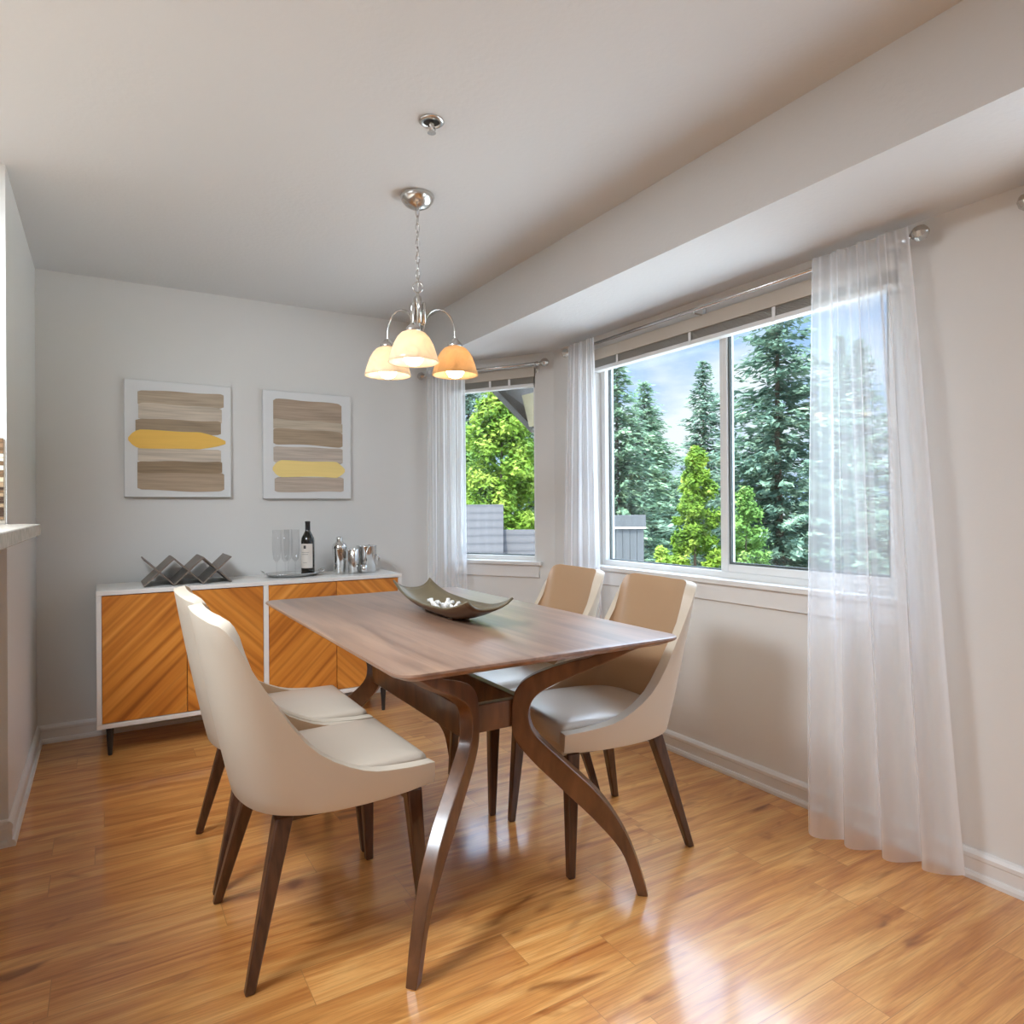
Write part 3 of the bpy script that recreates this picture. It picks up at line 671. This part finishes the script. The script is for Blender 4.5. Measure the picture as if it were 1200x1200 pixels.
for i, (gx, gy) in enumerate([(.845, 4.035), (.885, 4.00), (.915, 4.06), (.945, 4.015)]):
    if proto is None:
        g = thing('flute_glass', gl_lab[0], 'glass', (gx, gy, GZ), group='flute glasses on the tray')
        bm = bmesh.new(); lathe(bm, [(.019, .095), (.024, .14), (.025, .19), (.0225, .262), (.0215, .262), (.024, .19), (.023, .14), (.018, .097), (.006, .080)], 24); obj('glass_cup', bm, M['glass'], g, smooth=True)
        bm = bmesh.new(); lathe(bm, [(0, 0), (.026, 0), (.026, .002), (.006, .006), (.0035, .012), (.0035, .07), (.008, .082), (.019, .096)], 20); obj('glass_stem', bm, M['glass'], g, smooth=True)
        proto = g
    else: dup(proto, (gx, gy, GZ), 0, gl_lab[i])
# bottle
bt = thing('wine_bottle', 'dark wine bottle with a cream paper label standing on the tray', 'bottle', (1.010, 3.99, GZ))
bm = bmesh.new(); lathe(bm, [(0, 0), (.034, 0), (.0375, .004), (.0375, .195), (.035, .213), (.024, .235), (.016, .250), (.0135, .262), (.0135, .285), (0, .285)], 32); obj('bottle_body', bm, M['bottle'], bt, smooth=True)
bm = bmesh.new(); lathe(bm, [(.0142, .258), (.0142, .300), (.0152, .302), (.0152, .308), (.012, .310), (0, .310)], 24); obj('neck_foil', bm, M['bottlecap'], bt, smooth=True)
bm = bmesh.new(); a0 = math.atan2(-3.99, -1.010)-R(8)
def arc_patch(bm, r, a0, a1, z0, z1, n=16, mi=0):
    p = [(bm.verts.new((r*math.cos(a0+(a1-a0)*i/n), r*math.sin(a0+(a1-a0)*i/n), z0)), bm.verts.new((r*math.cos(a0+(a1-a0)*i/n), r*math.sin(a0+(a1-a0)*i/n), z1))) for i in range(n+1)]
    for i in range(n): bm.faces.new([p[i][0], p[i+1][0], p[i+1][1], p[i][1]]).material_index = mi
arc_patch(bm, .0379, a0-R(72), a0+R(52), .040, .180)
arc_patch(bm, .0382, a0-R(30), a0-R(8), .152, .170, 6, 1)
arc_patch(bm, .0382, a0-R(55), a0+R(20), .130, .1315, 10, 1); arc_patch(bm, .0382, a0-R(45), a0+R(10), .118, .120, 10, 1); arc_patch(bm, .0382, a0-R(35), a0, .07, .0715, 10, 1)
obj('paper_label', bm, [M['label'], M['ink']], bt, smooth=True)
# shaker, cup, ice bucket, tongs
sk = thing('cocktail_shaker', 'tall polished steel cocktail shaker beside the ice bucket on the sideboard', 'shaker', (1.205, 4.02, ZT))
bm = bmesh.new(); lathe(bm, [(0, 0), (.032, 0), (.034, .006), (.043, .150), (.044, .153), (0, .153)], 32); obj('shaker_body', bm, M['steel'], sk, smooth=True)
bm = bmesh.new(); lathe(bm, [(.044, .154), (.0445, .160), (.038, .178), (.024, .188), (.023, .192), (0, .192)], 32); obj('shaker_shoulder', bm, M['steel'], sk, smooth=True)
bm = bmesh.new(); lathe(bm, [(.019, .191), (.020, .212), (.016, .220), (0, .222)], 24); obj('shaker_cap', bm, M['steel'], sk, smooth=True)
jg = thing('steel_tumbler', 'small plain steel tumbler between the cocktail shaker and ice bucket', 'tumbler', (1.274, 3.972, ZT))
bm = bmesh.new(); lathe(bm, [(0, 0), (.028, 0), (.030, .003), (.034, .146), (.033, .147), (.032, .145), (.028, .006), (0, .006)], 28); obj('tumbler_cup', bm, M['steel'], jg, smooth=True)
ib = thing('ice_bucket', 'polished steel ice bucket with a side handle near the sideboard right end', 'bucket', (1.372, 4.02, ZT))
bm = bmesh.new(); lathe(bm, [(0, 0), (.052, 0), (.056, .004), (.061, .158), (.063, .162), (.060, .163), (.057, .158), (.052, .008), (0, .008)], 36); obj('bucket_body', bm, M['steel'], ib, smooth=True)
for s in (-1, 1):
    bm = bmesh.new(); rr = []
    aa = math.atan2(-.5216, .853) if s > 0 else math.atan2(.5216, -.853)
    ux, uy = math.cos(aa), math.sin(aa)
    tube(bm, [(ux*.0575, uy*.0575, .105), (ux*.072, uy*.072, .103), (ux*.076, uy*.076, .085), (ux*.073, uy*.073, .070)], [.004, .005, .006, .004], 8); obj('side_handle', bm, M['nickel'], ib, smooth=True)
tg = thing('ice_scoop', 'small steel ice scoop hooked over the front rim of the ice bucket', 'scoop', (1.328, 3.942, ZT))
bm = bmesh.new(); lathe(bm, [(0, 0), (.012, .002), (.018, .01), (.020, .05), (.019, .05), (.016, .012), (0, .006)], 16, (0, 0, .003)); obj('scoop_bowl', bm, M['steel'], tg, smooth=True)
bm = bmesh.new(); tube(bm, [(.0, -.012, .03), (.004, -.016, .10), (.02, -.012, .150), (.034, -.004, .168)], [.004, .004, .005, .008], 8); obj('scoop_handle', bm, M['nickel'], tg, smooth=True)

# ------------------------------------------------------------------ paintings
def painting(x0, x1, z0, z1, strokes, label, seed):
    random.seed(seed); yy = YB-.034
    root = thing('wall_painting', label, 'painting', ((x0+x1)/2, YB, (z0+z1)/2), group=None)
    w, h = x1-x0, z1-z0
    obj('canvas', bx(-w/2, w/2, -.034, -.001, -h/2, h/2), M['canvas'], root, bevel=.003)
    bm = bmesh.new(); mats = []
    for si, (f0, f1, g0, g1, col, taper) in enumerate(strokes):
        m, nt, b = new_mat('brush_paint'); tc = N(nt, 'ShaderNodeTexCoord'); g = grain(nt, tc.outputs['Object'], (1.2, 1, 26), 3.0, 5, .3)
        c = ramp(nt, g.outputs['Fac'], [(.3, tuple(x*.78 for x in col)), (.5, col), (.7, tuple(min(1, x*1.18) for x in col))]) if not taper else ramp(nt, g.outputs['Fac'], [(.3, tuple(x*.94 for x in col)), (.7, col)])
        L(nt, c.outputs[0], b.inputs['Base Color']); b.inputs['Roughness'].default_value = .7; mats.append(m)
        n = 26; top, bot = [], []
        ph = random.uniform(0, 6)
        for i in range(n+1):
            u = i/n; endr = min(1, (u/.05))**.5*min(1, ((1-u)/.05))**.5 if not taper else min(1, u/.10)**.5*min(1, (1-u)/(.28 if taper == 1 else .12))**.6
            mid = (g0+g1)/2+.006*math.sin(3*u+ph); hf = (g1-g0)/2*(max(.15, endr) if taper else (.82+.18*endr))
            fx = f0+(f1-f0)*u
            top.append((fx, mid-hf+.004*math.sin(9*u+ph))); bot.append((fx, mid+hf+.004*math.sin(7*u+2*ph)))
        yo = -.0352-.0003*si
        def P(q): return bm.verts.new((-w/2+q[0]*w, yo, h/2-q[1]*h))
        tv = [P(q) for q in top]; bv = [P(q) for q in bot]
        jag = [random.uniform(-.012, .012) for _ in range(2)]
        for i in range(n): bm.faces.new([bv[i], bv[i+1], tv[i+1], tv[i]]).material_index = si
    obj('painted_strokes', bm, mats, root)
tan, lt, dk, md = srgb(176, 158, 136), srgb(198, 184, 166), srgb(158, 138, 114), srgb(172, 150, 126)
painting(.096, .632, 1.266, 1.906, [(.12, .93, .08, .21, tan, 0), (.125, .91, .20, .34, lt, 0), (.12, .90, .57, .70, lt, 0), (.10, .90, .325, .45, dk, 0), (.115, .93, .77, .945, md, 0), (.115, .91, .685, .79, srgb(146, 124, 98), 0), (.035, .945, .43, .585, srgb(240, 192, 92), 1)],
         'abstract canvas with brown strokes and a bold mustard band, left of the two', 3)
painting(.810, 1.340, 1.258, 1.906, [(.11, .89, .08, .28, srgb(170, 150, 130), 0), (.11, .90, .26, .37, srgb(188, 174, 154), 0), (.11, .90, .51, .665, srgb(190, 176, 162), 0), (.11, .90, .355, .50, srgb(166, 146, 122), 0), (.12, .91, .80, .94, srgb(186, 170, 154), 0), (.10, .925, .65, .80, srgb(244, 216, 138), 2)],
         'abstract canvas with brown strokes and a pale yellow band, right of the two', 5)

# ------------------------------------------------------------------ curtain rods and sheers
def finial(bm, p, d):
    d = Vector(d).normalized(); q = d.to_track_quat('Z', 'Y').to_matrix().to_4x4(); q.translation = Vector(p)
    lathe(bm, [(.012, -.006), (.012, .004), (.007, .008), (.007, .020), (.013, .026), (.024, .040), (.027, .052), (.024, .064), (.012, .076), (.006, .080), (0, .081)], 8, mtx=q)
def rod(A, B, wall_n, label, brackets):
    A, B = Vector(A), Vector(B); d = (B-A).normalized(); root = thing('curtain_rod', label, 'curtain rod', (0, 0, 0))
    bm = bmesh.new(); tube(bm, [A, B], .0085, 12); obj('pole', bm, M['nickel'], root, smooth=True)
    for p, s in ((A, -1), (B, 1)):
        bm = bmesh.new(); finial(bm, p, d*s); obj('finial', bm, M['nickel'], root)
    n = Vector(wall_n)
    for u in brackets:
        p = A+(B-A)*u; bm = bmesh.new()
        tube(bm, [p-Vector((0, 0, .004)), p-Vector((0, 0, .016)), p+n*.064-Vector((0, 0, .016))], .0045, 8)
        q = p+n*.066; dd = d*.009; lo = -.045 if (u < .1 or u > .9) else -.010
        prism(bm, [q-dd+Vector((0, 0, lo)), q+dd+Vector((0, 0, lo)), q+dd+Vector((0, 0, .018)), q-dd+Vector((0, 0, .018))], n*.003)
        obj('bracket', bm, M['nickel'], root)
ZR = 2.092
rod((2.307, 3.17, ZR), (2.307, 1.262, ZR), (1, 0, 0), 'nickel curtain rod with faceted finials above the wide sliding window', [.02, .5, .975])
na = Vector((.849, .527, 0)); ta = Vector((FARC[0]-FARB[0], FARC[1]-FARB[1], 0)).normalized(); na = Vector((-ta.y, ta.x, 0))
if na.x < 0: na = -na
Pa = Vector((*FARB, ZR-.012))-na*.07
rod(Pa+ta*.055, Pa+ta*.862, na, 'nickel curtain rod above the narrow angled window', [.03, .965])
tn = Vector((NEARB[0]-NEARC[0], NEARB[1]-NEARC[1], 0)).normalized(); nn = Vector((-tn.y, tn.x, 0))
if nn.x < 0: nn = -nn
Pn = Vector((*NEARC, ZR))-nn*.07
rod(Pn+tn*.0, Pn+tn*.80, nn, 'nickel curtain rod whose finial peeks in at the right edge', [.06, .9])

def sheer(label, top0, top1, bot0, bot1, nfold, amp, seed, ztop=ZR+.016, zb=.012, out=(-1, 0, 0), hem=0):
    random.seed(seed); t0, t1, b0, b1 = Vector(top0), Vector(top1), Vector(bot0), Vector(bot1); out = Vector(out)
    nu, nv = nfold*14, 44; bm = bmesh.new(); g = []
    ph = [random.uniform(-.5, .5) for _ in range(nfold+2)]; am = [random.uniform(.55, 1.35) for _ in range(nfold+2)]
    for i in range(nu+1):
        u = i/nu; col = []
        for j in range(nv+1):
            v = j/nv
            vv = v**.85
            p = (t0.lerp(t1, u)).lerp(b0.lerp(b1, u), vv)
            k = u*nfold; ki = int(min(k, nfold-.001)); w = am[ki]*(1-(k-ki))+am[ki+1]*(k-ki)
            wave = math.sin(2*math.pi*(k+.12*math.sin(3*v+ph[ki])))
            wave2 = .8*math.sin(2*math.pi*k*2.6+.8*v+seed)*(1-v)**1.3+.10*math.sin(2*math.pi*k*1.7+seed)
            a = amp*(.28+.95*v)*w
            p = p+out*((wave+wave2)*a+.018*(1-v))
            lat = (t1-t0).normalized(); p = p+lat*math.cos(2*math.pi*k)*a*.45
            z = ztop+(zb-ztop)*v+(hem*(.5+.5*math.sin(2*math.pi*k+1))*v**8)
            if j == 0: z = ztop+.012
            p.z = z; col.append(bm.verts.new(p))
        g.append(col)
    for i in range(nu):
        for j in range(nv): bm.faces.new([g[i][j], g[i+1][j], g[i+1][j+1], g[i][j+1]])
    o = obj('sheer_curtain', bm, M['sheer'], smooth=True)
    return tag(o, label, 'curtain', 'white sheer curtain panels')
sheer('long white sheer curtain at the right end of the wide window', (2.300, 1.60, 0), (2.300, 1.238, 0), (2.135, 1.535, 0), (2.275, 1.085, 0), 4, .030, 11, hem=.035)
sheer('white sheer curtain between the wide window and the narrow window', (2.300, 3.16, 0), (2.300, 2.93, 0), (2.262, 3.22, 0), (2.272, 2.86, 0), 4, .022, 5)
q0, q1 = Pa+ta*.06, Pa+ta*.355
sheer('white sheer curtain in the back corner, beside the narrow angled window', q0, q1, q0-na*.02+ta*.0, q1-na*.02+ta*.01, 4, .020, 9, ztop=ZR+.004, out=-na)

# ------------------------------------------------------------------ outdoors
GZ0 = -3.0
struct('ground_lawn', bx(27, 95, -45, 90, GZ0-.3, GZ0), M['grass'])
struct('ground_bounce', bx(2.6, 27, -30, 60, GZ0-.3, GZ0), M['bounce_ground'])  # pale ground below the sill, added to bounce sunlight up to the ceiling
bm = bmesh.new(); prism(bm, [(27.1, 15, GZ0), (70, 36, GZ0), (70, 50, GZ0), (27.1, 20, GZ0)], (0, 0, .02)); struct('ground_road', bm, M['asphalt'])

_nt = M['shingle'].node_tree; _tc = N(_nt, 'ShaderNodeTexCoord'); _wv = N(_nt, 'ShaderNodeTexWave', wave_type='BANDS', bands_direction='Z'); _wv.inputs['Scale'].default_value = 3.2; _wv.inputs['Distortion'].default_value = .6
L(_nt, _tc.outputs['Object'], _wv.inputs['Vector']); _c = ramp(_nt, _wv.outputs['Fac'], [(.0, srgb(40, 39, 40)), (.15, srgb(54, 52, 53)), (1, srgb(60, 58, 58))]); L(_nt, _c.outputs[0], _nt.nodes['Principled BSDF'].inputs['Base Color'])
def conifer_bm(h, rad, seed, dens=1.0):
    random.seed(seed); bm = bmesh.new(); nlev = int(h*4.6)
    for k in range(nlev):
        f = k/nlev; z = h*(.06+.94*f); rr = rad*(1-f)**.8*random.uniform(.8, 1.12)+.12
        nb = max(5, int((11+rr*4)*dens))
        for b_ in range(nb):
            a = random.uniform(0, 2*math.pi); L_ = rr*random.uniform(.65, 1.1); droop = random.uniform(-.30, -.05)
            nl = max(5, int(L_*19*dens))
            for q in range(nl):
                s = (q+random.random())/nl; s = s**.7
                c = Vector((math.cos(a)*L_*s, math.sin(a)*L_*s, z+droop*L_*s*1.2+.18*L_*s*s))
                c += Vector((random.gauss(0, .07), random.gauss(0, .07), random.gauss(0, .05)))
                sz = random.uniform(.08, .17)
                d = Vector((math.cos(a+random.gauss(0, .5)), math.sin(a+random.gauss(0, .5)), random.uniform(-.5, .2))).normalized()
                sd = d.cross(Vector((random.gauss(0, .4), random.gauss(0, .4), 1))).normalized()
                vs = [bm.verts.new(c-d*sz), bm.verts.new(c+sd*sz*.42), bm.verts.new(c+d*sz*1.1), bm.verts.new(c-sd*sz*.42)]
                bm.faces.new(vs)
    return bm
def bushy_bm(h, rad, seed, n, z0=.2, leaf=.075):
    random.seed(seed); bm = bmesh.new(); blobs = []
    nb = 110
    for k in range(nb):
        f = (k+random.random())/nb; r = rad*min(1, .55+f*1.6)*(1-max(0, f-.35)/.65)**.62*.88; a = random.uniform(0, 6.28); q = random.random()**.4
        blobs.append((Vector((math.cos(a)*r*q, math.sin(a)*r*q, z0+(h-z0)*f*.95)), rad*random.uniform(.16, .30)*(1-.3*f)))
    for k in range(n):
        c0, br = random.choice(blobs); v = Vector((random.gauss(0, 1), random.gauss(0, 1), random.gauss(0, .7))).normalized()
        c = c0+v*br*random.uniform(.5, 1.25); sz = leaf*random.uniform(.6, 1.4)
        d = Vector((random.gauss(0, 1), random.gauss(0, 1), random.gauss(-.2, .6))).normalized(); sd = d.cross((v+Vector((0, 0, .6))).normalized())
        if sd.length < .01: continue
        sd.normalize(); bm.faces.new([bm.verts.new(c-d*sz), bm.verts.new(c+sd*sz*.5), bm.verts.new(c+d*sz), bm.verts.new(c-sd*sz*.5)])
    return bm
def trunk_bm(h, r, seed=1):
    bm = bmesh.new(); tube(bm, [(0, 0, 0), (.02, .01, h*.3), (-.02, .02, h*.6), (0, 0, h)], [r, r*.75, r*.45, r*.1], 8)
    return bm
def tree(name, label, cat, loc, crown_bm, m, th, tr_, group=None):
    t = thing(name, label, cat, loc, group=group)
    obj('foliage', crown_bm, m, t); obj('trunk', trunk_bm(th, tr_), M['bark'], t, smooth=True); return t
GT = 'conifers beyond the windows'
def T_(nm, lab, loc, h, rad, seed, mk='conifer', dens=1.0): return tree('conifer_tree', lab, 'tree', (*loc, GZ0), conifer_bm(h, rad, seed, dens), M[mk], h*.96, .16, GT)
big = T_('c', 'largest dark conifer filling the right pane of the wide window', (15.4, 11.8), 10.6, 3.9, 1, 'conifer_dark', .85)
c1 = T_('c', 'tall green conifer at the left edge of the wide window', (14.7, 17.6), 9.2, 3.0, 2, 'conifer', .95)
c3 = T_('c', 'distant conifer standing alone against the sky in the left pane', (24.2, 22.7), 11.2, 2.3, 3, 'conifer_dark', .9)
def cp(src, loc, rz, sc, lab):
    d = dup(src, (*loc, GZ0), rz, lab); d.scale = (sc, sc, sc); return d
cp(c1, (18.8, 20.8), 1.7, 1.02, 'shorter conifer just right of the leftmost conifer in the wide window')
cp(big, (24.4, 15.2), 2.2, 1.0, 'dark conifer behind the largest one, nearer the right curtain')
cp(big, (23.5, 9.2), 4.0, .85, 'conifer seen through the right sheer curtain')
cp(c3, (31.5, 20.4), 1.0, 1.15, 'low conifer far behind the bright green tree')
cp(c3, (33, 26), 3.0, 1.0, 'small far conifer low between the two taller ones')
cp(c1, (27.5, 30), 2.0, 1.1, 'far conifer behind the leftmost one in the wide window')
cp(c3, (12.9, 20.2), .6, .84, 'dark conifer at the right side of the narrow window')
cp(c1, (8.8, 25), 3.9, 1.2, 'bluish conifer seen through the sheer of the narrow window')
cp(c3, (15.5, 30), 2.9, 1.1, 'distant conifer behind the trees of the narrow window')
cp(c3, (37, 32.5), 5.0, .95, 'hazy far conifer at the left of the wide window')
cp(big, (37, 16.6), 5.2, 1.2, 'far dark conifer low behind the right pane')
tree('leafy_tree', 'bright yellow-green leafy tree at the centre of the wide window', 'tree', (11.2, 10.75, GZ0), bushy_bm(5.7, .85, 21, 26000, .4, .05), M['leaf'], 5.0, .07)
tree('leafy_tree', 'loose mid-green small tree just right of the window mullion', 'tree', (11.3, 9.45, GZ0), bushy_bm(4.75, .78, 22, 9000, .4, .045), M['leaf_mid'], 4.2, .05)
tree('leafy_tree', 'bright green rounded tree filling the narrow window', 'tree', (7.15, 12.3, GZ0), bushy_bm(7.0, 1.5, 23, 42000, .6, .055), M['leaf'], 6.0, .12)
tree('leafy_tree', 'mid-green tree behind the sheer of the narrow window', 'tree', (7.6, 15.5, GZ0), bushy_bm(6.6, 1.6, 24, 16000, .6), M['leaf_mid'], 5.8, .12)
tree('leafy_bush', 'small pale green bush beside the grey board enclosure', 'bush', (8.35, 8.85, GZ0), bushy_bm(3.62, .5, 25, 4500, .4, .05), M['leaf'], 2.9, .03)
# neighbouring grey board enclosure
fe = thing('board_enclosure', 'grey weathered board enclosure outside the wide window, left corner', 'fence', (7.0, 8.62, GZ0))
dv = Vector((.50, -.29, 0)); dn = Vector((.5, .86, 0)).normalized()
for k in range(5):
    bm = bmesh.new(); a = dv*(k/5); b_ = dv*((k+.94)/5); prism(bm, [a, b_, b_+Vector((0, 0, 3.86)), a+Vector((0, 0, 3.86))], dn*.05); obj('board', bm, M['fence'], fe)
bm = bmesh.new(); a = -dv*.06; b_ = dv*1.04; prism(bm, [a-dn*.03+Vector((0, 0, 3.86)), b_-dn*.03+Vector((0, 0, 3.86)), b_-dn*.03+Vector((0, 0, 4.06)), a-dn*.03+Vector((0, 0, 4.06))], dn*.12); obj('cap_board', bm, M['fence'], fe)
bm = bmesh.new(); prism(bm, [a-dn*.04+Vector((0, 0, 3.84)), b_-dn*.04+Vector((0, 0, 3.84)), b_-dn*.04+Vector((0, 0, 3.865)), a-dn*.04+Vector((0, 0, 3.865))], dn*.03); obj('cap_board', bm, M['trim'], fe)
# neighbouring roofs
def gable(name, label, p0, p1, zr, ze, depth):
    p0, p1 = Vector(p0), Vector(p1); d = (p1-p0).normalized(); n = Vector((-d.y, d.x, 0))
    if n.y < 0: n = -n
    root = thing(name, label, 'roof', (p0.x, p0.y, GZ0)); zr -= GZ0; ze -= GZ0
    v = [Vector((0, 0, 0)), p1-p0]
    bm = bmesh.new(); prism(bm, [v[0]-n*depth*.9+Vector((0, 0, ze)), v[0]+Vector((0, 0, zr)), v[0]+Vector((0, 0, zr-.12)), v[0]-n*depth*.9+Vector((0, 0, ze-.12))], v[1]); obj('roof_slope', bm, M['shingle'], root)
    bm = bmesh.new(); prism(bm, [v[0]+n*depth*.9+Vector((0, 0, ze)), v[0]+Vector((0, 0, zr)), v[0]+Vector((0, 0, zr-.12)), v[0]+n*depth*.9+Vector((0, 0, ze-.12))], v[1]); obj('roof_slope', bm, M['shingle'], root)
    bm = bmesh.new(); q = d*.12; prism(bm, [v[0]+q-n*depth*.8, v[0]+q+n*depth*.8, v[0]+q+n*depth*.8+Vector((0, 0, ze-.08)), v[0]+q+Vector((0, 0, zr-.12)), v[0]+q-n*depth*.8+Vector((0, 0, ze-.08))], v[1]-q*2); obj('wall', bm, M['siding'], root)
gable('neighbour_roof', 'grey shingled roof, upper one seen through the narrow window', (3.2, 9.0, 0), (4.72, 8.1, 0), 1.24, .15, 1.6)
gable('neighbour_roof', 'lower grey shingled roof right of the upper one', (4.3, 8.0, 0), (4.98, 7.6, 0), .90, .1, .9)
# eave of this building above the narrow window
ev = thing('roof_eave', 'dark roof eave with tan fascia above the narrow window outside', 'eave', (2.3, 4.25, 1.9))
bm = bmesh.new(); prism(bm, [(-.02, -.10, .20), (.17, -.42, -.17), (.30, -.5, -.17), (.30, -.2, .20)], (.25, .42, .02)); obj('eave_underside', bm, M['eave'], ev)
bm = bmesh.new(); prism(bm, [(.13, -.34, .05), (.16, -.38, -.16), (.30, -.5, -.16), (.30, -.46, .10)], (-.02, -.035, 0)); obj('fascia_board', bm, M['fascia'], ev)
